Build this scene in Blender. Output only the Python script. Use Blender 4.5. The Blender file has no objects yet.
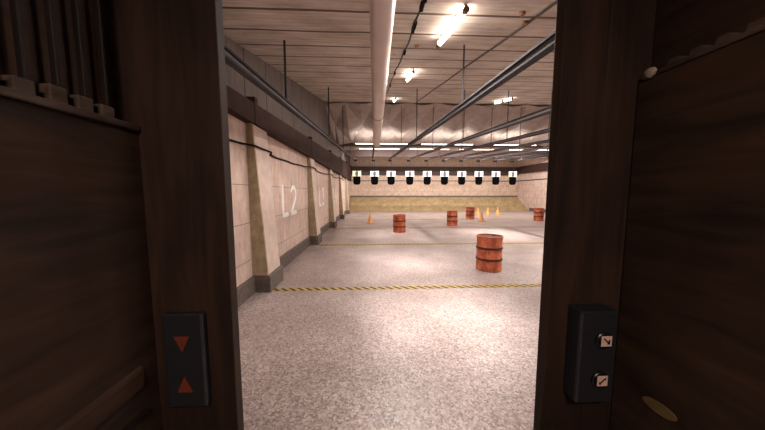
import bpy, bmesh, math, random
from mathutils import Vector
random.seed(7)
C = bpy.context.scene.collection
PI = math.pi

# ------------------------------------------------------------------ materials
def lin(c):
    return tuple((v / 12.92 if v <= 0.04045 else ((v + 0.055) / 1.055) ** 2.4) for v in [x / 255 for x in c]) + (1,)

class NT:
    def __init__(s, name):
        s.m = bpy.data.materials.new(name); s.m.use_nodes = True
        s.t = s.m.node_tree; s.b = s.t.nodes['Principled BSDF']
        s.geo = s.t.nodes.new('ShaderNodeNewGeometry')
        s.obj = s.t.nodes.new('ShaderNodeTexCoord').outputs['Object']
        s.pos = s.obj
    def n(s, typ, **kw):
        nd = s.t.nodes.new(typ)
        for k, v in kw.items(): setattr(nd, k, v)
        return nd
    def l(s, a, b): s.t.links.new(a, b)
    def mapping(s, scale, src=None):
        mp = s.n('ShaderNodeMapping'); mp.inputs['Scale'].default_value = scale
        s.l(src or s.pos, mp.inputs['Vector']); return mp.outputs[0]
    def noise(s, scale, detail=3, rough=.55, vec=None, dist=0):
        nd = s.n('ShaderNodeTexNoise'); nd.inputs['Scale'].default_value = scale
        nd.inputs['Detail'].default_value = detail; nd.inputs['Roughness'].default_value = rough
        nd.inputs['Distortion'].default_value = dist
        s.l(vec or s.pos, nd.inputs['Vector']); return nd.outputs['Fac']
    def voro(s, scale, vec=None):
        nd = s.n('ShaderNodeTexVoronoi'); nd.inputs['Scale'].default_value = scale
        s.l(vec or s.pos, nd.inputs['Vector']); return nd
    def ramp(s, fac, stops, interp='LINEAR'):
        r = s.n('ShaderNodeValToRGB'); e = r.color_ramp; e.interpolation = interp
        while len(e.elements) < len(stops): e.elements.new(0.5)
        for el, (p, c) in zip(e.elements, stops):
            el.position = p; el.color = c if len(c) == 4 else lin(c)
        s.l(fac, r.inputs['Fac']); return r.outputs['Color']
    def mix(s, fac, a, b, mode='MIX'):
        m = s.n('ShaderNodeMix', data_type='RGBA', blend_type=mode)
        for sock, v in ((m.inputs['Factor'], fac), (m.inputs['A'], a), (m.inputs['B'], b)):
            pass
        ins = [i for i in m.inputs if i.name == 'Factor' and i.type == 'VALUE'][0]
        A = [i for i in m.inputs if i.name == 'A' and i.type == 'RGBA'][0]
        B = [i for i in m.inputs if i.name == 'B' and i.type == 'RGBA'][0]
        for sock, v in ((ins, fac), (A, a), (B, b)):
            if isinstance(v, (float, int)): sock.default_value = v
            elif isinstance(v, tuple): sock.default_value = v if len(v) == 4 else lin(v)
            else: s.l(v, sock)
        return [o for o in m.outputs if o.type == 'RGBA'][0]
    def math(s, op, a, b=0.0, c=None):
        m = s.n('ShaderNodeMath', operation=op)
        for i, v in enumerate((a, b) if c is None else (a, b, c)):
            if isinstance(v, (float, int)): m.inputs[i].default_value = v
            else: s.l(v, m.inputs[i])
        return m.outputs[0]
    def xyz(s):
        x = s.n('ShaderNodeSeparateXYZ'); s.l(s.pos, x.inputs[0]); return x.outputs
    def color(s, c):
        if isinstance(c, tuple): s.b.inputs['Base Color'].default_value = lin(c) if len(c) == 3 else c
        else: s.l(c, s.b.inputs['Base Color'])
    def set(s, rough=.6, metal=0, spec=.5):
        if isinstance(rough, (float, int)): s.b.inputs['Roughness'].default_value = rough
        else: s.l(rough, s.b.inputs['Roughness'])
        s.b.inputs['Metallic'].default_value = metal
        s.b.inputs['Specular IOR Level'].default_value = spec
        return s
    def bump(s, h, strength=.3, dist=.01):
        bp = s.n('ShaderNodeBump'); bp.inputs['Strength'].default_value = strength
        bp.inputs['Distance'].default_value = dist
        s.l(h, bp.inputs['Height']); s.l(bp.outputs[0], s.b.inputs['Normal'])

def simple(name, c, rough=.6, metal=0, spec=.5, var=.25, scale=6):
    t = NT(name)
    dark = tuple(max(0, int(v * (1 - var))) for v in c)
    t.color(t.ramp(t.noise(scale, 4), [(.3, dark), (.7, c)]))
    t.set(rough, metal, spec); return t.m

def m_floor():
    t = NT('speckled_floor')
    v = t.voro(58).outputs['Color']
    g = t.n('ShaderNodeSeparateColor'); t.l(v, g.inputs[0])
    grain = t.ramp(g.outputs[0], [(.0, (62, 52, 50)), (.13, (100, 86, 82)), (.3, (146, 128, 123)), (.7, (180, 161, 155)), (1, (222, 206, 200))])
    fine = t.noise(110, 2, .7)
    col = t.mix(.45, grain, t.ramp(fine, [(.35, (124, 108, 105)), (.6, (192, 176, 171))]))
    big = t.ramp(t.noise(.9, 4), [(.3, (205, 200, 198)), (.7, (255, 255, 255))])
    t.color(t.mix(1.0, col, big, 'MULTIPLY'))
    t.set(t.ramp(t.noise(60, 2), [(.3, (.30, .30, .30, 1)), (.7, (.46, .46, .46, 1))]), 0, .5)
    t.bump(g.outputs[0], .35, .004)
    return t.m

def m_wall(name, base, seam=(120, 100, 92), course=.66, length=2.6, axis='Y', zoff=.05, mort=.006):
    t = NT(name)
    x, y, z = t.xyz()
    cmb = t.n('ShaderNodeCombineXYZ')
    t.l(y if axis == 'Y' else x, cmb.inputs[0]); t.l(t.math('ADD', z, zoff), cmb.inputs[1])
    br = t.n('ShaderNodeTexBrick'); t.l(cmb.outputs[0], br.inputs['Vector'])
    br.inputs['Scale'].default_value = 1; br.inputs['Brick Width'].default_value = length
    br.inputs['Row Height'].default_value = course; br.inputs['Mortar Size'].default_value = mort
    br.inputs['Mortar Smooth'].default_value = .3
    d = tuple(int(v * .9) for v in base)
    n = t.ramp(t.noise(2.2, 6, .65), [(.3, d), (.65, base)])
    n2 = t.ramp(t.noise(9, 4, .7, t.mapping((1, 1, .25))), [(.3, (222, 218, 214)), (.6, (255, 255, 255))])
    c = t.mix(1.0, n, n2, 'MULTIPLY')
    t.color(t.mix(br.outputs['Fac'], c, seam))
    t.set(.75, 0, .3)
    t.bump(br.outputs['Fac'], -.4, .01)
    return t.m

def m_ceiling():
    t = NT('plank_ceiling')
    x, y, z = t.xyz()
    f = t.math('FRACT', t.math('DIVIDE', t.math('ADD', y, t.math('MULTIPLY', t.noise(1.2, 2), .05)), .64))
    groove = t.math('LESS_THAN', f, .085)
    grain = t.noise(3.2, 5, .65, t.mapping((.35, 5, 1)))
    col = t.ramp(grain, [(.28, (172, 160, 150)), (.5, (200, 188, 177)), (.72, (226, 214, 202))])
    mott = t.ramp(t.noise(1.3, 4, .6), [(.3, (215, 210, 205)), (.6, (255, 255, 255))])
    col = t.mix(1.0, col, mott, 'MULTIPLY')
    rust = t.ramp(t.noise(2.4, 5, .7), [(.62, (0, 0, 0, 1)), (.72, (.55, .55, .55, 1))])
    col = t.mix(rust, col, (150, 116, 84))
    col = t.mix(groove, col, (98, 80, 70))
    t.color(col); t.set(.85, 0, .2); t.bump(groove, -.6, .02)
    return t.m

def m_wood(name, dark, light, along='Y', scale=1.0, rough=.5):
    t = NT(name)
    s = (6, 1.0, 7) if along == 'Y' else (8, 8, .8)
    v = t.mapping(tuple(q * scale for q in s))
    a = t.noise(2.2, 6, .6, v, .6)
    col = t.ramp(a, [(.3, dark), (.7, light)])
    b = t.ramp(t.noise(1.6, 3, .5), [(.35, (175, 165, 160)), (.7, (255, 255, 255))])
    t.color(t.mix(1.0, col, b, 'MULTIPLY'))
    t.set(rough, 0, .22); t.bump(a, .25, .003)
    return t.m

def m_sand():
    t = NT('sand')
    a = t.noise(7, 5, .7); b = t.noise(1.6, 3)
    c = t.mix(.4, t.ramp(a, [(.32, (124, 100, 72)), (.5, (170, 144, 106)), (.68, (202, 178, 140))]), t.ramp(b, [(.35, (132, 114, 84)), (.65, (182, 162, 124))]))
    t.color(c); t.set(.95, 0, .1); t.bump(a, .8, .05); return t.m

def m_tape():
    t = NT('hazard_stripes')
    x, y, z = t.xyz()
    f = t.math('FRACT', t.math('DIVIDE', t.math('ADD', x, y), .15))
    w = t.ramp(t.noise(14, 3), [(.35, (160, 132, 46)), (.65, (200, 168, 70))])
    t.color(t.mix(t.math('LESS_THAN', f, .46), w, (38, 33, 28)))
    t.set(.55, 0, .4); return t.m

def m_rust():
    t = NT('rusty_red_steel')
    a = t.noise(9, 5, .7, t.mapping((1, 1, .5)))
    c = t.ramp(a, [(.25, (128, 62, 42)), (.45, (190, 100, 68)), (.65, (216, 124, 88)), (.82, (182, 98, 70))])
    s = t.ramp(t.noise(5, 4, .6), [(.3, (170, 150, 140)), (.6, (255, 255, 255))])
    t.color(t.mix(1.0, c, s, 'MULTIPLY')); t.set(.55, .15, .4); t.bump(a, .3, .005); return t.m

def m_emit(name, c, s):
    t = NT(name); t.color((240, 235, 230))
    t.b.inputs['Emission Color'].default_value = lin(c); t.b.inputs['Emission Strength'].default_value = s
    return t.m

M = {
 'floor': m_floor(),
 'wall': m_wall('plaster_blocks', (226, 200, 187)),
 'wallx': m_wall('plaster_blocks_end', (216, 190, 170), axis='X'),
 'upper': m_wall('shade_darkened_upper_panels', (116, 106, 100), (48, 42, 40), course=4.0, length=.93, zoff=2.0, mort=.02),  # upper wall's dimness in shade is put into this darker grey
 'ceiling': m_ceiling(),
 'fascia': simple('baffle_board', (176, 160, 150), .8, 0, .2, .14, 3),
 'base': simple('baseboard_concrete', (112, 100, 93), .75, 0, .3, .2, 10),
 'pil': simple('olive_tan_concrete', (184, 166, 134), .75, 0, .3, .2, 8),
 'pilside': simple('pinkish_plaster', (224, 202, 190), .75, 0, .3, .1, 5),
 'beam': simple('brown_painted_steel', (70, 52, 47), .85, 0, .12, .2, 3),
 'tanbeam': simple('grey_brown_steel', (74, 62, 53), .7, 0, .3, .15, 4),
 'darkbeam': simple('dark_brown_steel', (66, 42, 36), .6, 0, .4, .2, 5),
 'rail': simple('grey_blue_rail_steel', (50, 48, 54), .75, 0, .3, .15, 5),
 'railweb': simple('pale_rail_web', (130, 120, 118), .7, 0, .3, .15, 5),
 'pipe': simple('glossy_white_pipe_paint', (214, 196, 188), .32, 0, .6, .07, 3),
 'black': simple('black_rubber', (18, 16, 16), .8, 0, .1, .2, 9),
 'cable': simple('black_cable', (40, 35, 33), .6, 0, .3, .2, 9),
 'rustcap': simple('rusty_cap', (160, 122, 90), .7, .2, .3, .3, 20),
 'housing': simple('lamp_housing', (190, 176, 165), .5, .1, .4, .1, 9),
 'tube': m_emit('lit_tube', (255, 240, 228), 30),
 'strip': m_emit('lit_strip', (255, 232, 218), 5),
 'sand': m_sand(),
 'tape': m_tape(),
 'rust': m_rust(),
 'hoop': simple('dark_rusted_hoop', (92, 44, 32), .6, .2, .3, .3, 16),
 'lid': simple('dark_rusted_lid', (120, 60, 42), .65, .1, .3, .3, 9),
 'cone': simple('orange_cone_plastic', (242, 168, 88), .45, 0, .5, .12, 8),
 'conebase': simple('orange_cone_base', (206, 118, 50), .5, 0, .5, .15, 8),
 'paper': simple('white_target_card', (238, 234, 230), .8, 0, .2, .04, 8),
 'paperc': simple('cream_target_card', (232, 224, 190), .8, 0, .2, .05, 8),
 'ink': simple('black_target_print', (7, 7, 9), .95, 0, .02, .15, 12),
 'greyink': simple('grey_target_head_print', (88, 86, 92), .7, 0, .3, .1, 12),
 'paint': simple('white_stencil_paint', (252, 250, 248), .6, 0, .4, .08, 20),
 'woodY': m_wood('dark_wood_board', (44, 30, 22), (82, 58, 42), 'Y', 1, .7),
 'woodZ': m_wood('dark_wood_post', (38, 25, 19), (72, 49, 37), 'Z', 1, .75),
 'woodD': m_wood('very_dark_wood', (30, 22, 19), (46, 34, 28), 'Z'),  # darkest of the wood tones
 'dusty': m_wood('dusty_brown_wood', (66, 51, 45), (106, 86, 75), 'Y', 2),
 'pale': simple('pale_bracket', (190, 165, 150), .5, 0, .4, .15, 25),
 'box': simple('charcoal_box', (38, 37, 42), .55, .1, .3, .12, 15),
 'boxedge': simple('worn_grey_box_edge', (72, 70, 74), .45, .3, .45, .2, 20),
 'orange': simple('orange_red_paint', (118, 52, 30), .5, 0, .4, .1, 20),
 'button': simple('black_button', (20, 18, 19), .35, 0, .5, .1, 20),
 'pinksq': simple('pinkish_white_key', (226, 190, 172), .5, 0, .4, .05, 20),
 'brass': simple('dull_brass', (120, 98, 58), .5, .2, .4, .15, 20),
}

# ------------------------------------------------------------------ mesh helpers
class MB:
    def __init__(s): s.bm = bmesh.new()
    def box(s, x0, x1, y0, y1, z0, z1, bev=0):
        vs = [s.bm.verts.new((x, y, z)) for x in (x0, x1) for y in (y0, y1) for z in (z0, z1)]
        fs = []
        for f in ((0,1,3,2),(4,6,7,5),(0,4,5,1),(2,3,7,6),(0,2,6,4),(1,5,7,3)):
            fs.append(s.bm.faces.new([vs[i] for i in f]))
        if bev:
            es = list({e for f in fs for e in f.edges})
            bmesh.ops.bevel(s.bm, geom=es, offset=bev, segments=2, affect='EDGES', profile=.5)
        return s
    def hexa(s, pts):   # 8 points: bottom 4 ccw, top 4 ccw
        vs = [s.bm.verts.new(p) for p in pts]
        for f in ((3,2,1,0),(4,5,6,7),(0,1,5,4),(1,2,6,5),(2,3,7,6),(3,0,4,7)):
            s.bm.faces.new([vs[i] for i in f])
        return s
    def bar(s, p0, p1, w, h):  # runs mostly along y; w across x, h up z
        (a, b, c), (d, e, f) = p0, p1
        return s.hexa([(a-w/2,b,c-h/2),(a+w/2,b,c-h/2),(d+w/2,e,f-h/2),(d-w/2,e,f-h/2),
                       (a-w/2,b,c+h/2),(a+w/2,b,c+h/2),(d+w/2,e,f+h/2),(d-w/2,e,f+h/2)])
    def prism(s, poly, axis, a, b):  # poly of 2-d points extruded on an axis from a to b
        def P(u, v, w): return {'x': (w, u, v), 'y': (u, w, v), 'z': (u, v, w)}[axis]
        A = [s.bm.verts.new(P(u, v, a)) for u, v in poly]; B = [s.bm.verts.new(P(u, v, b)) for u, v in poly]
        n = len(poly)
        s.bm.faces.new(A); s.bm.faces.new(B[::-1])
        for i in range(n): s.bm.faces.new([A[i], B[i], B[(i+1)%n], A[(i+1)%n]])
        return s
    def tube(s, path, r, n=12, cap=True):
        rings = []
        for i, p in enumerate(path):
            p = Vector(p)
            d = (Vector(path[min(i+1, len(path)-1)]) - Vector(path[max(i-1, 0)])).normalized()
            u = d.cross(Vector((0, 0, 1)) if abs(d.z) < .9 else Vector((1, 0, 0))).normalized(); v = d.cross(u)
            rings.append([s.bm.verts.new(p + r*(math.cos(2*PI*k/n)*u + math.sin(2*PI*k/n)*v)) for k in range(n)])
        for A, B in zip(rings, rings[1:]):
            for k in range(n): s.bm.faces.new([A[k], A[(k+1)%n], B[(k+1)%n], B[k]])
        if cap: s.bm.faces.new(rings[0][::-1]); s.bm.faces.new(rings[-1])
        return s
    def lathe(s, prof, n=36, close=True):
        rings = [[s.bm.verts.new((r*math.cos(2*PI*k/n), r*math.sin(2*PI*k/n), z)) for k in range(n)] for r, z in prof]
        for A, B in zip(rings, rings[1:]):
            for k in range(n): s.bm.faces.new([A[k], A[(k+1)%n], B[(k+1)%n], B[k]])
        if close: s.bm.faces.new(rings[0][::-1]); s.bm.faces.new(rings[-1])
        return s
    def ribbon(s, pts, w, x0, x1):   # flat stroke in the y-z plane, thickness along x
        pts = [Vector(p) for p in pts]; L, R = [], []
        for i, p in enumerate(pts):
            d = (pts[min(i+1, len(pts)-1)] - pts[max(i-1, 0)]).normalized(); nrm = Vector((-d.y, d.x))
            L.append(p + nrm*w/2); R.append(p - nrm*w/2)
        for i in range(len(pts)-1):
            q = [L[i], L[i+1], R[i+1], R[i]]
            s.prism([(v.x, v.y) for v in q], 'x', x0, x1)
        return s
    def build(s, name, mat, parent=None, smooth=False):
        bmesh.ops.recalc_face_normals(s.bm, faces=s.bm.faces)
        me = bpy.data.meshes.new(name); s.bm.to_mesh(me); s.bm.free()
        if smooth:
            for p in me.polygons: p.use_smooth = True
            me.set_sharp_from_angle(angle=math.radians(38))
        me.materials.append(mat)
        o = bpy.data.objects.new(name, me); C.objects.link(o)
        if parent: o.parent = parent
        return o

def tag(o, label=None, cat=None, group=None, kind=None):
    if label: o['label'] = label
    if cat: o['category'] = cat
    if group: o['group'] = group
    if kind: o['kind'] = kind
    return o
def empty(name, loc, label, cat, group=None):
    o = bpy.data.objects.new(name, None); C.objects.link(o); o.location = loc
    o.empty_display_size = .1
    return tag(o, label, cat, group)
def struct(o): o['kind'] = 'structure'; return o
def copy_tree(o, parent=None):
    c = o.copy(); C.objects.link(c); c.parent = parent
    for ch in list(o.children): copy_tree(ch, c)
    return c

# ------------------------------------------------------------------ layout constants (metres; eye 1.8 above floor)
XL, XR, YN, YF = -2.135, 15.6, -2.2, 26.9
RX = [-1.33 + 1.463*k for k in range(10)]; RX[2] = 1.50
def rail_z(y): return 2.87 + .077*y
def ceil_z(y): return 3.745 if y < 2.5 else 3.17 + .23*y

# ------------------------------------------------------------------ setting
struct(MB().box(XL-.3, XR+.3, YN-.3, YF+.3, -.2, 0).build('floor', M['floor']))
wl = struct(MB().box(XL-.25, XL, YN, YF, 0, 3.0).build('wall_left', M['wall']))
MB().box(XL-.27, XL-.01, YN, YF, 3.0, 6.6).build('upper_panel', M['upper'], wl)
struct(MB().box(XR, XR+.25, YN, YF, 0, 6.6).build('wall_right', M['wall']))
struct(MB().box(XL-.25, XR+.25, YF, YF+.25, 0, 6.6).build('wall_back', M['wallx']))
struct(MB().box(XL-.25, XR+.25, YN-.25, YN, 0, 6.6).build('wall_front', M['wallx']))
# ceiling: flat over the booths, then rising, then the folded baffle, then the low rear part
prof = [(YN-.2, 3.745), (2.5, 3.745), (12.55, 6.057)]
poly = prof + [(12.55, 6.4), (2.4, 4.1), (YN-.2, 4.1)]
struct(MB().prism(poly, 'x', XL-.25, XR+.25).build('ceiling', M['ceiling']))
poly = [(16.5, 4.94), (YF+.2, 5.62), (YF+.2, 5.9), (16.5, 5.3)]
c2 = struct(MB().prism(poly, 'x', XL-.25, XR+.25).build('ceiling', M['fascia']))
# folded baffle of diamond facets between ceiling and rear ceiling
def baffle():
    mb = MB(); bm = mb.bm
    y0, z0, y1, z1 = 12.5, 6.04, 16.35, 4.89
    L = math.hypot(y1-y0, z1-z0); nrm = Vector((0, -(z0-z1)/L, -(y1-y0)/L))   # facing down and forward
    per = 1.463; xs0 = .27 - per*2
    def P(x, t, h): return bm.verts.new(Vector((max(XL, min(XR, x)), y0+(y1-y0)*t, z0+(z1-z0)*t)) + nrm*h)
    x = xs0
    while x < XR + per:
        # diamond centred at x: pyramid with raised centre; half diamonds either side are recessed
        if x - per/2 < XR and x + per/2 > XL - .3:
            T, Rr, B, Lf, Ce = P(x,0,0), P(x+per/2,.5,0), P(x,1,0), P(x-per/2,.5,0), P(x,.5,.27)
            for a, b in ((T,Rr),(Rr,B),(B,Lf),(Lf,T)):
                try: bm.faces.new([a, b, Ce])
                except ValueError: pass
            X2, T2, C2 = P(x+per/2,.5,0), P(x+per,0,0), P(x+per/2,0,.12)
            T1 = P(x,0,0)
            bm.faces.new([T1, C2, X2]); bm.faces.new([C2, T2, X2])
            X3, B1, B2, C3 = P(x+per/2,.5,0), P(x,1,0), P(x+per,1,0), P(x+per/2,1,.16)
            bm.faces.new([X3, C3, B1]); bm.faces.new([X3, B2, C3])
        x += per
    bmesh.ops.remove_doubles(bm, verts=bm.verts, dist=.0005)
    bmesh.ops.dissolve_degenerate(bm, dist=.0005, edges=bm.edges)
    mb.hexa([(XL-.2,y0,z0+.06),(XR+.2,y0,z0+.06),(XR+.2,y1,z1+.06),(XL-.2,y1,z1+.06),
             (XL-.2,y0,z0+.3),(XR+.2,y0,z0+.3),(XR+.2,y1+.2,z1+.3),(XL-.2,y1+.2,z1+.3)])
    o = mb.build('trim_1', M['fascia']); return struct(o)
baffle()
struct(MB().box(XL, XR, 16.37, 16.55, 4.70, 5.2).build('trim_2', M['darkbeam']))
# rear cross beam carrying the rail ends
struct(MB().box(XL, XR, 21.45, 21.65, 4.74, 5.3).build('trim_3', M['darkbeam']))
# back wall beam, right wall beam
def wbeam(name, parts):
    mb = MB()
    for p in parts: mb.box(*p)
    return struct(mb.build(name, M['darkbeam']))
wbeam('trim_4', [(XL+.1, XR, YF-.22, YF, 3.64, 4.02), (XL+.1, XR, YF-.3, YF, 3.62, 3.70)])
struct(MB().box(XL+.1, XR, YF-.26, YF, 4.02, 4.47).build('trim_10', M['tanbeam']))
wbeam('trim_5', [(XR-.2, XR, 15, YF-.3, 3.72, 4.45)])
struct(MB().box(XL+.1, XR, YF-.05, YF, 2.98, 3.05).build('trim_6', M['rail']))
struct(MB().box(XR-.05, XR, 15, YF-.1, 2.98, 3.05).build('trim_7', M['rail']))
# brown beam on left wall, growing deeper towards the far end
b = MB().hexa([(XL,1.0,2.98),(XL+.16,1.0,2.98),(XL+.16,YF-.3,2.98),(XL,YF-.3,2.98),
               (XL,1.0,3.12),(XL+.16,1.0,3.12),(XL+.16,YF-.3,4.55),(XL,YF-.3,4.55)])
struct(b.build('trim_8', M['beam']))
# baseboards
PY = [.35, 4.6, 8.83, 13.06, 17.29, 21.52]
mb = MB()
ys = [YN] + [v for p in PY for v in (p, p+.67)] + [24.45]
for a, c in zip(ys[::2], ys[1::2]):
    mb.prism([(XL, 0), (XL+.05, 0), (XL+.05, .28), (XL+.03, .30), (XL, .30)], 'y', a, c)
struct(mb.build('baseboard_left', M['base']))
struct(MB().box(XR-.05, XR, YN, 24.45, 0, .3).build('baseboard_right', M['base']))
struct(MB().box(XL, XR, YF-.22, YF, 1.30, 1.47).build('baseboard_back', M['base']))

# pilasters
def pilaster(y, label):
    t = empty('pilaster', (XL+.004, y, 0), label, 'pilaster', 'tapered pilasters along the left wall')
    # body in front-view tapering: front (toward viewer) olive face, lane side pink
    zt = 2.98
    f = MB().hexa([(0,0,.30),(.27,0,.30),(.27,.04,.30),(0,.04,.30),(0,0,zt),(.10,0,zt),(.10,.04,zt),(0,.04,zt)])
    f.build('edge_strip', M['pil'], t)
    MB().hexa([(0,.04,.30),(.265,.04,.30),(.265,.64,.30),(0,.64,.30),(0,.04,zt),(.095,.04,zt),(.095,.64,zt),(0,.64,zt)]).build('shaft', M['pilside'], t)
    MB().prism([(0,0),(.315,0),(.315,.28),(.29,.31),(0,.31)], 'y', -.02, .66).build('plinth', M['base'], t)
    zc = 3.12 + (y+.0)*.0553 + .05
    MB().box(.02, .166, 0, .12, zt, zc, .006).build('bracket', M['beam'], t)
    return t
for y, l in zip(PY[1:], ['large tapered pilaster nearest the left wooden post', 'tapered pilaster on left wall just past the L2 marking',
                     'tapered pilaster on left wall just past the L3 marking', 'second farthest tapered pilaster on left wall', 'farthest slim tapered pilaster on left wall near the sand']):
    pilaster(y, l)

# wall lettering: L2, L3, L4 in white paint on the wall
def glyph_L(mb, y, z0, z1, w):
    mb.ribbon([(y+.04, z1), (y+.04, z0)], .11, 0, .004)
    mb.ribbon([(y, z0+.045), (y+w, z0+.045)], .11, 0, .0045)
def arc(cy, cz, ry, rz, a0, a1, n=10):
    return [(cy+ry*math.cos(math.radians(a0+(a1-a0)*i/n)), cz+rz*math.sin(math.radians(a0+(a1-a0)*i/n))) for i in range(n+1)]
def marking(y, z0, z1, dg):
    mb = MB(); glyph_L(mb, 0, z0, z1, .44)
    a = .66; w = .50; m = a+w/2; h = z1-z0
    if dg == 2:
        mb.ribbon(arc(m, z1-.24, w/2-.04, .20, 165, -35)+[(a+.03, z0+.06)], .11, 0, .004)
        mb.ribbon([(a, z0+.045), (a+w, z0+.045)], .11, 0, .0045)
    elif dg == 3:
        mb.ribbon(arc(m-.02, z1-.20, w/2-.05, .16, 150, -80), .105, 0, .004)
        mb.ribbon(arc(m-.02, z0+.22, w/2-.04, .18, 85, -150), .105, 0, .0045)
    else:
        mb.ribbon([(a+w*.6, z1), (a, z0+h*.35), (a+w, z0+h*.35)], .105, 0, .004)
        mb.ribbon([(a+w*.7, z0), (a+w*.7, z0+h*.6)], .105, 0, .0045)
    o = mb.build('painted_marking', M['paint'], wl); o.location = (XL, y, 0)
    o['label'] = 'white painted L%d lane marking' % dg
marking(6.28, 1.20, 1.99, 2); marking(10.68, 1.22, 2.02, 3); marking(14.9, 1.24, 2.04, 4)

# black cable sagging along left wall
pts = []
y = 1.0
while y < 21:
    seg = [4.6+4.23*i for i in range(-1, 5)]
    inpil = max(0, min(1, max(min((y-s_+.3)/.25, (s_+.98-y)/.25) for s_ in seg)))
    ph = ((y-.38) % 4.25)/4.25
    pts.append((XL + .022 + .125*inpil, y, 2.60 + .012*(y-4) - .05*math.sin(PI*ph) + .008*math.sin(y*5)))
    y += .12
tag(MB().tube(pts, .018, 6).build('wall_cable', M['black'], smooth=True), 'thin black cable sagging along the left wall below the brown beam', 'cable')

# ------------------------------------------------------------------ sand berm
def berm():
    mb = MB(); bm = mb.bm; nx, ny = 120, 26; g = []
    from mathutils import noise
    for j in range(ny+1):
        row = []
        for i in range(nx+1):
            x = XL+.055 + (XR-XL-.11)*i/nx; t = j/ny; y = 24.5 + t*(YF-24.5-.2)
            z = 1.32*t + (.05*noise.noise(Vector((x*1.6, y*2.2, 0))) + .02*noise.noise(Vector((x*6, y*6, 3))))*min(1, t*6)*min(1, (1-t)*8) + .01
            row.append(bm.verts.new((x, y, z)))
        g.append(row)
    for j in range(ny):
        for i in range(nx): bm.faces.new([g[j][i], g[j][i+1], g[j+1][i+1], g[j+1][i]])
    # close to a solid
    bot = [bm.verts.new((v.co.x, v.co.y, 0)) for v in (g[0][0], g[0][-1], g[-1][-1], g[-1][0])]
    bm.faces.new(bot[::-1]); bm.faces.new([bot[0], bot[1]] + g[0][::-1]); bm.faces.new([bot[2], bot[3]] + g[-1])
    bm.faces.new([bot[3], bot[0]] + [r[0] for r in g]); bm.faces.new([bot[1], bot[2]] + [r[-1] for r in g[::-1]])
    o = mb.build('sand_bank', M['sand'], smooth=True)
    tag(o, 'low tan sand bank sloping up to the far wall below the targets', 'sand bank', kind='stuff')
berm()

# ------------------------------------------------------------------ hazard tape on the floor
for i, (y, l) in enumerate([(4.70, 'black and yellow striped floor tape nearest the viewer'),
                 (8.77, 'yellow striped floor tape just behind the big near barrel'),
                 (12.875, 'third striped floor tape, just past the left red barrel'),
                 (16.98, 'farthest striped floor tape in front of the sand bank')]):
    o = MB().box(-1.84 if i == 0 else XL+.32, XR-.1, -.06 if i == 0 else -.1, .06 if i == 0 else .1, 0, .004).build('floor_tape', M['tape'])
    o.location = (0, y, 0); tag(o, l, 'tape', 'striped tapes across the floor')

# ------------------------------------------------------------------ barrels
def make_barrel():
    t = empty('steel_barrel', (0,0,0), 'x', 'barrel', 'rusty red barrels on the floor')
    H, R = .80, .282
    prof = [(R-.02, 0), (R+.004, .004), (R+.008, .022), (R, .035)]
    for zc in (.27, .53):
        prof += [(R, zc-.035), (R+.006, zc-.02), (R+.006, zc+.02), (R, zc+.035)]
    prof += [(R-.002, .70), (R, H-.03)]
    MB().lathe(prof, 40).build('body', M['rust'], t, True)
    for zc in (.27, .53):
        MB().lathe([(R+.004, zc-.026), (R+.012, zc-.018), (R+.014, zc), (R+.012, zc+.018), (R+.004, zc+.026)], 40, False).build('hoop', M['hoop'], t, True)
    MB().lathe([(R-.012, H-.035), (R+.008, H-.033), (R+.012, H-.015), (R+.008, H), (R-.004, H+.003), (R-.014, H-.004), (R-.016, H-.035)], 40, False).build('rim', M['rust'], t, True)
    MB().lathe([(.001, H-.045), (R-.012, H-.045), (R-.012, H-.025), (.14, H-.027), (.135, H-.022), (.001, H-.022)][1:], 40).build('lid', M['lid'], t, True)
    b = MB().lathe([(.03, 0), (.03, .018), (.022, .022)], 14).build('bung', M['hoop'], t, True); b.location = (.17, .05, H-.024)
    return t
proto = make_barrel()
for i, (x, y, rz, l) in enumerate([
    (2.77, 5.80, .3, 'large rusty red barrel nearest the viewer, just past the first striped tape'),
    (1.293, 11.55, 1.2, 'rusty red barrel left of centre, between the lone cone and the other barrels'),
    (4.433, 13.73, 2.5, 'dark rusty red barrel in the middle, left of and nearer than the cones'),
    (6.827, 17.28, 4.0, 'small rusty red barrel far back directly left of the orange cones'),
    (10.80, 15.96, 5.1, 'rusty red barrel at far right half hidden by the right wooden post')]):
    o = proto if i == 0 else copy_tree(proto)
    o.location = (x, y, 0); o.rotation_euler.z = rz; o['label'] = l

# ------------------------------------------------------------------ cones
def make_cone():
    t = empty('traffic_cone', (0,0,0), 'x', 'cone', 'orange traffic cones on the floor')
    b = MB().box(-.2, .2, -.2, .2, 0, .03, .012); b.build('base', M['conebase'], t)
    MB().lathe([(.155, .03), (.150, .045), (.135, .06), (.03, .58), (.024, .60), (.012, .605)], 28).build('body', M['cone'], t, True)
    return t
pc = make_cone()
for i, (x, y, rz, l) in enumerate([
    (-.046, 15.1, .1, 'single orange cone standing alone at the left near the wall'),
    (6.883, 15.57, .4, 'orange cone nearest the viewer of the right hand cluster'),
    (8.577, 20.1, .2, 'leftmost orange cone of the rear row, nearest the small barrel'),
    (9.372, 20.1, .9, 'middle orange cone of the rear row'),
    (10.183, 20.1, .5, 'rightmost orange cone of the rear row')]):
    o = pc if i == 0 else copy_tree(pc)
    o.location = (x, y, 0); o.rotation_euler.z = rz; o['label'] = l

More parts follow.
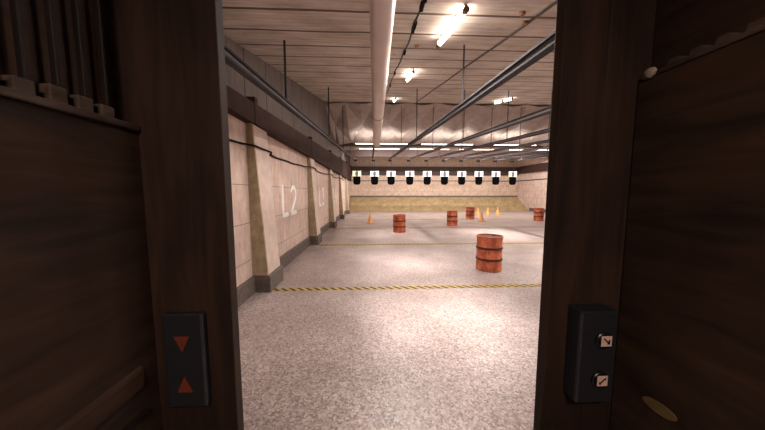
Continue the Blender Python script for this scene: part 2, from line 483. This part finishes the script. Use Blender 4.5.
# ------------------------------------------------------------------ rails, hanger rods, targets
nth = ['first', 'second', 'third', 'fourth', 'fifth', 'sixth', 'seventh', 'eighth', 'ninth', 'tenth']
for k, x in enumerate(RX):
    y0, y1 = (10.1 if k == 1 else 1.1), 21.42
    L = ('leftmost target rail running beside the left wall under the ceiling' if k == 0 else
         'short target rail starting beyond the white pipe' if k == 1 else
         'grey overhead target rail, %s from the left' % nth[k])
    t = empty('target_rail', (x, 0, 0), L, 'rail', 'overhead target rails')
    h = .075
    MB().bar((0,y0,rail_z(y0)+h/2), (0,y1,rail_z(y1)+h/2), .085, .022).build('flange', M['rail'], t)
    MB().bar((0,y0,rail_z(y0)-h/2), (0,y1,rail_z(y1)-h/2), .085, .022).build('flange', M['rail'], t)
    MB().bar((0,y0,rail_z(y0)), (0,y1,rail_z(y1)), .03, h-.022).build('web', M['railweb'], t)
    for ry in (4.25, 8.5, 12.75, 17.0):
        if ry < y0: continue
        top = ceil_z(ry)+.02 if ry < 12.4 else (6.04-.2987*(ry-12.5)+.05 if ry < 16.3 else 4.94+.0642*(ry-16.5)+.02)
        MB().tube([(0, ry, rail_z(ry)+.04), (0, ry, top)], .014 if k else .018, 8).build('hanger_rod', M['rail'], t)
    MB().box(-.06, .22, y1-.10, y1+.02, rail_z(y1)-.16, rail_z(y1)-.045).build('end_stop', M['black'], t)

def make_target():
    t = empty('silhouette_target', (0,0,0), 'x', 'target', 'hanging silhouette targets in a row')
    W = .35
    MB().box(-W, W, -.008, .008, 3.10, 3.58).build('card', M['paper'], t)
    bw = .305
    pts = [(-bw, 3.13), (bw, 3.13)] + [(bw*math.cos(a)**.55 if math.cos(a) > 0 else 0, 2.72-.28*math.sin(a)) for a in [PI/2*i/8 for i in range(1, 8)]]
    pts += [(-u, v) for u, v in pts[::-1][:-2]]
    MB().prism(pts, 'y', -.010, .010).build('torso', M['ink'], t)
    hd = [(.13*abs(math.cos(a))**.7*(1 if math.cos(a) > 0 else -1), 3.345+.21*abs(math.sin(a))**.7*(1 if math.sin(a) > 0 else -1)) for a in [2*PI*(i+.5)/20 for i in range(20)]]
    MB().prism(hd, 'y', -.014, .012).build('head', M['greyink'], t)
    mb = MB().box(-.30, .30, -.02, .02, 3.57, 3.61, .004); mb.build('clamp', M['black'], t)
    MB().tube([(0, 0, 3.60), (0, 0, rail_z(21.3)-.16)], .010, 6).build('hanger_rod', M['rail'], t)
    return t
pt = make_target()
for k, x in enumerate(RX):
    o = pt if k == 0 else copy_tree(pt)
    o.location = (x+.18, 21.37, 0)
    o['label'] = ('leftmost hanging black silhouette target with cream white head card' if k == 0 else
                  'rightmost hanging black silhouette target' if k == 9 else 'hanging black silhouette target, %s from the left' % nth[k])
# cream card on the outer two targets
for o in [o for o in C.objects if o.name.startswith('card')]:
    if o.parent and (abs(o.parent.location.x - RX[0]-.18) < .01 or abs(o.parent.location.x - RX[9]-.18) < .01):
        me = o.data.copy(); o.data = me; me.materials[0] = M['paperc']

# ------------------------------------------------------------------ big white pipe
t = empty('ceiling_pipe', (.075, 0, 3.55), 'thick glossy white pipe running overhead away from the viewer', 'pipe'); t.rotation_euler.z = -math.atan(.0156)
MB().tube([(0, -2.1, 0), (0, 9.6, 0)], .122, 40).build('pipe_run', M['pipe'], t, True)
MB().tube([(0, 9.6, 0), (0, 9.68, 0)], .135, 32).build('end_flange', M['railweb'], t, True)
for py in (6.0, 9.4):
    MB().tube([(0, py-.02, 0), (0, py+.02, 0)], .128, 32).build('strap', M['railweb'], t, True)
    MB().tube([(0, py, .12), (0, py, ceil_z(py)+.02-3.55)], .010, 8).build('strap_rod', M['rail'], t)

# ------------------------------------------------------------------ ceiling cables and small fittings
sl = math.atan(.23)
pts = [(.575+.012*math.sin(y*1.7)+.008*math.sin(y*5), y, ceil_z(y)-.022) for y in [2.55+.15*i for i in range(62)]]
t = empty('ceiling_cable', (0,0,0), 'black cable clipped to the ceiling just right of the white pipe', 'cable')
MB().tube(pts, .013, 6).build('cable_run', M['cable'], t, True)
for y in (2.75, 2.95, 3.45, 3.6, 4.6, 6.2, 7.8):
    MB().box(.575+.012*math.sin(y*1.7)-.02, .575+.012*math.sin(y*1.7)+.02, y-.06, y+.06, ceil_z(y)-.05, ceil_z(y)+.0).build('clip', M['black'], t)
pts = [(1.97+.015*y+.01*math.sin(y*2)-.04, y, ceil_z(y)-.015) for y in [2.55+.25*i for i in range(40)]]
tag(MB().tube(pts, .014, 6).build('ceiling_cable', M['darkbeam'], smooth=True), 'thin brown conduit crossing ceiling right of the tube lamps', 'cable')
for x, y, l in ((.75, 4.32, 'small rusty round ceiling box left of the bright tube lamp end'), (1.09, 4.30, 'small rusty round ceiling box just beyond the nearest tube lamp'),
                (1.76, 3.08, 'rusty round ceiling box farther right beside the brown conduit'), (1.93, 3.32, 'rusty round ceiling box on the brown conduit')):
    o = MB().lathe([(.026, -.035), (.034, -.025), (.038, .01)], 16).build('junction_box', M['rustcap'], smooth=True)
    o.location = (x, y, ceil_z(y)); tag(o, l, 'junction box', 'small rusty round junction boxes')

# ------------------------------------------------------------------ tube lamps
def area(name, loc, rot, sx, sy, power, col=(1, .925, .875), spread=180, parent=None):
    L = bpy.data.lights.new(name, 'AREA'); L.shape = 'RECTANGLE'; L.size = sx; L.size_y = sy
    L.energy = power; L.color = col; L.spread = math.radians(spread)
    o = bpy.data.objects.new(name, L); C.objects.link(o); o.location = loc; o.rotation_euler = rot
    if parent: o.parent = parent
    return o
def tube_lamp(x, y, length, label, power, n=1, slope=True):
    a = sl if slope else 0
    z = ceil_z(y)
    t = empty('tube_lamp', (x, y, z), label, 'lamp', 'added concealed tube lamps' if 'concealed' in label else 'tube lamps on the ceiling'); t.rotation_euler.x = a
    h = length/2
    MB().box(-.020, .020, -h-.03, h+.03, -.03, -.002, .004).build('housing', M['housing'], t)
    for s in (-1, 1):
        MB().tube([(0, s*(h-.0), -.062), (0, s*(h+.055), -.062)], .036 if s < 0 else .030, 14).build('end_cap', M['rustcap'], t, True)
    MB().tube([(0, -h, -.062), (0, h, -.062)], .036, 14).build('tube', M['tube'], t, True)
    if power:
        area('tube_light', (0, 0, -.12), (-a, 0, 0), .12, length, power*.72, spread=170, parent=t)
        area('tube_light', (0, 0, -.125), (-a, 0, 0), .12, length, power*.16, spread=42, parent=t)
    return t
tube_lamp(1.04, 3.46, 1.05, 'long bright tube lamp on ceiling nearest the viewer, right of the pipe', 150)
tube_lamp(.95, 6.35, .9, 'second bright tube lamp on ceiling, halfway back right of the pipe', 170)
tube_lamp(1.02, 11.1, .7, 'small far tube lamp at the ceiling end close to the white pipe', 160)
tube_lamp(5.50, 10.35, .55, 'right lamp of the far pair at the ceiling end', 190)
tube_lamp(5.50, 11.15, .55, 'left lamp of the far pair at the ceiling end', 190)
# fill lamps added out of sight behind the posts and above the opening
for (x, y) in ((5.7, 3.4), (5.7, 6.2), (10.0, 4.5), (10.0, 8.5), (1.06, .9)):
    tube_lamp(x, y, 1.0, 'added fill tube lamp concealed by the booth woodwork', 210 if y > 1 else 45, slope=y > 2.5)
# strip lamps at the foot of the baffle and under the rear ceiling
def strip(x0, x1, y, z, label, power, aim, group='long strip lamps under the ceiling folds'):
    t = empty('strip_lamp', ((x0+x1)/2, y, z), label, 'lamp', group); h = (x1-x0)/2
    MB().box(-h, h, -.04, .04, 0, .05, .006).build('housing', M['housing'], t)
    MB().tube([(-h+.04, 0, -.02), (h-.04, 0, -.02)], .022, 10).build('tube', M['strip'], t, True)
    for s in (-1, 1): MB().box(s*h-.03, s*h+.03, -.035, .035, -.045, .055).build('end_cap', M['railweb'], t)
    ct = (6.04-.2987*(y-12.5)+.06 if y < 16.3 else 4.94+.0642*(y-16.5)+.02) - z
    for s in (-.7, .7): MB().box(s*h-.004, s*h+.004, -.004, .004, .04, max(.06, ct)).build('hanger_rod', M['rail'], t)
    area('strip_light', (0, 0, -.08) if aim[0] < 1 else (0, 0, .07), aim, 2*h, .1, power, parent=t)
    return t
STR = [(-.9, 2.2), (2.9, 6.0), (6.7, 9.8), (10.6, 14.4)]
for i, (a, b_) in enumerate(STR):
    strip(a, b_, 15.0, 4.60, 'white strip lamp at foot of the diamond baffle, %s from the left' % nth[i], 34, (math.radians(158), 0, 0))
    strip(a, b_, 19.6, 5.09, 'white strip lamp before the rear cross beam, %s from the left' % nth[i], 270, (math.radians(38), 0, 0))
    strip(a, b_, 17.5, 4.95, 'added fill strip lamp hidden behind the low cross beam', 130, (0, 0, 0))  # unseen row added to brighten the far floor
    strip(a, b_, 22.6, 5.12, 'added fill strip lamp hidden behind the rear cross beam', 45, (math.radians(25), 0, 0))  # unseen row added to light the tan upper back wall
# ------------------------------------------------------------------ shooting booth (dark wood)
# left partition
t = empty('booth_partition', (-.768, .0, 0), 'dark brown wooden partition filling the left side, slatted above', 'partition', 'booth partitions')
MB().box(-.04, 0, -1.6, .905, 0, 2.0, .003).build('board', M['woodY'], t)
MB().box(-.045, .012, -1.6, .90, 2.0, 2.02, .004).build('cap_rail', M['dusty'], t)
MB().box(-.065, -.046, -1.6, .905, 1.95, 2.97).build('back_board', M['woodY'], t)
for i in range(9):
    y = .815 - i*.058 - .001*i*i
    MB().box(-.03, -.014, y+.009, y+.017, 2.02, 2.97, .002).build('slat', M['woodD'], t)
    MB().box(-.045, -.004, y-.018, y+.020, 2.02, 2.055+.004*(i%3), .004).build('slat_foot', M['dusty'], t)
MB().prism([(0, 1.150), (.008, 1.153), (.009, 1.212), (.006, 1.222), (0, 1.226)], 'y', -1.6, .84).build('molding', M['woodY'], t)
MB().box(0, .012, -1.6, .84, 1.06, 1.075).build('molding', M['woodD'], t)
# right partition
t = empty('booth_partition', (.95, .0, 0), 'dark brown wooden partition filling the right side, toothed rail above', 'partition', 'booth partitions')
MB().box(0, .04, -1.6, .905, 0, 2.19, .003).build('board', M['woodY'], t)
MB().box(-.006, .045, -1.6, .835, 2.19, 2.205, .003).build('cap_rail', M['dusty'], t)
MB().box(.046, .065, -1.6, .905, 2.1, 2.97).build('back_board', M['woodY'], t)
for i in range(14):
    y = .80 - i*.058
    MB().hexa([(0,y-.026,2.205),(.03,y-.026,2.205),(.03,y+.02,2.205),(0,y+.02,2.205),(0,y-.010,2.222),(.03,y-.010,2.222),(.03,y+.014,2.222),(0,y+.014,2.222)]).build('tooth', M['dusty'], t)
o = MB().lathe([(.004, -.03), (.016, -.02), (.022, 0), (.014, .018), (.004, .024)], 12).build('bracket', M['pale'], t, True)
o.location = (-.006, .862, 2.205); o.scale = (.5, 1, .6); o['label'] = 'pale knob at the end of the toothed rail'
pts = [(.05*math.cos(a), .020*math.sin(a)) for a in [2*PI*i/24 for i in range(24)]]
o = MB().prism(pts, 'x', -.004, .002).build('oval_plate', M['brass'], t); o.location = (0, .745, 1.09); o.rotation_euler.x = -.12
o['label'] = 'small oval dull brass plate'
# posts
def post(x0, x1, y0, y1, label, seam=None):
    t = empty('wooden_post', ((x0+x1)/2, (y0+y1)/2, 0), label, 'post', 'wooden posts framing the view'); w = (x1-x0)/2; d = (y1-y0)/2
    if seam is None:
        MB().box(-w, w, -d, d, 0, 2.98, .003).build('board', M['woodZ'], t)
    else:
        s_ = seam-(x0+x1)/2
        MB().box(-w, s_-.001, -d, d, 0, 2.98, .005).build('board', M['woodZ'], t)
        MB().box(s_+.001, w, -d+.004, d, 0, 2.98, .004).build('board', M['woodZ'], t)
    return t
post(-.84, -.499, .905, .950, 'broad dark wooden post at left of the opening carrying the triangle box')
post(.666, 1.02, .905, .950, 'broad dark wooden post at right of the opening carrying the button box', .834)
# unseen roof added to keep ceiling light off the booth
struct(MB().box(-1.2, 1.3, -1.7, .99, 2.98, 3.04).build('light_block_roof', M['woodD']))

# control boxes
t = empty('control_box', (-.655, .905, 1.207), 'flat charcoal box with two orange red triangles on left post', 'control box')
MB().box(-.070, .070, -.022, .001, -.174, .174, .006).build('casing', M['box'], t)
MB().box(.059, .0705, -.025, -.020, -.166, .166, .002).build('edge_trim', M['boxedge'], t)
a = .026
def tri(up, zc, x0):
    s = 1 if up else -1
    return MB().prism([(x0-a, zc-s*.029), (x0+a, zc-s*.029), (x0, zc+s*.029)], 'y', -.0245, -.021)
tri(False, .064, -.006).build('triangle_mark', M['orange'], t)['label'] = 'orange red triangle pointing down'
tri(True, -.085, -.006).build('triangle_mark', M['orange'], t)['label'] = 'orange red triangle pointing up'

t = empty('control_box', (.815, .905, 1.205), 'deep charcoal box with two round buttons on right post', 'control box')
MB().box(-.069, .069, -.065, .001, -.174, .174, .004).build('casing', M['box'], t)
MB().box(-.0705, -.063, -.0665, -.056, -.168, .168, .001).build('edge_trim', M['boxedge'], t)
for i, (z, x) in enumerate(((.068, .016), (-.082, .012))):
    o = MB().lathe([(.031, 0), (.031, .006), (.028, .009), (.001, .009)], 24).build('button', M['button'], t, True)
    o.location = (x, -.065, z); o.rotation_euler.x = PI/2
    q = MB().box(-.019, .019, -.019, .019, .009, .0105).build('key_square', M['pinksq'], o); q.location = (.004, 0, 0)
    # small arrow on the square
    g = MB()
    s = 1 if i == 0 else -1
    g.prism([(-.009, s*.007), (-.006, s*.009), (.006, -s*.003), (.004, -s*.006)], 'z', .0105, .0112)
    if i == 0: g.prism([(.002, -.008), (.009, -.008), (.009, .004), (.006, .004)], 'z', .0105, .0112)
    else: g.prism([(-.009, -.009), (-.002, -.009), (-.009, -.001)], 'z', .0105, .0112); g.prism([(.002, .004), (.009, .002), (.009, .009)], 'z', .0105, .0112)
    q2 = g.build('arrow_mark', M['button'], o); q2.location = (.004, 0, 0); q2.scale = (1.4, 1.4, 1)

# unseen fill lamp added behind the viewer to brighten the booth wood
L = tag(MB().box(-.25, .25, -.06, .06, -.03, 0, .006).build('booth_fill_lamp', M['housing']), 'small dim fill lamp added unseen behind the viewer', 'lamp')
L.location = (0, -1.0, 2.98)
area('booth_fill_light', (0, -.04, -.04), (0, 0, 0), .45, .1, 42, (1, .86, .75), parent=L)

# ------------------------------------------------------------------ world, camera
w = bpy.data.worlds.new('world'); bpy.context.scene.world = w; w.use_nodes = True
w.node_tree.nodes['Background'].inputs[0].default_value = (.02, .018, .017, 1)
cam = bpy.data.cameras.new('camera'); co = bpy.data.objects.new('camera', cam); C.objects.link(co)
cam.sensor_width = 36; cam.lens = 36*256/765; cam.clip_start = .02
co.location = (0, 0, 1.8)
co.rotation_euler = (math.radians(90-5.02), 0, -math.atan(11.6/256))
sc = bpy.context.scene; sc.camera = co
vs = sc.view_settings; vs.view_transform = 'Standard'; vs.look = 'None'; vs.exposure = 0; vs.gamma = 1; vs.use_curve_mapping = False
sc.cycles.use_denoising = True; sc.cycles.max_bounces = 8; sc.cycles.diffuse_bounces = 5
sc.cycles.sample_clamp_indirect = 6
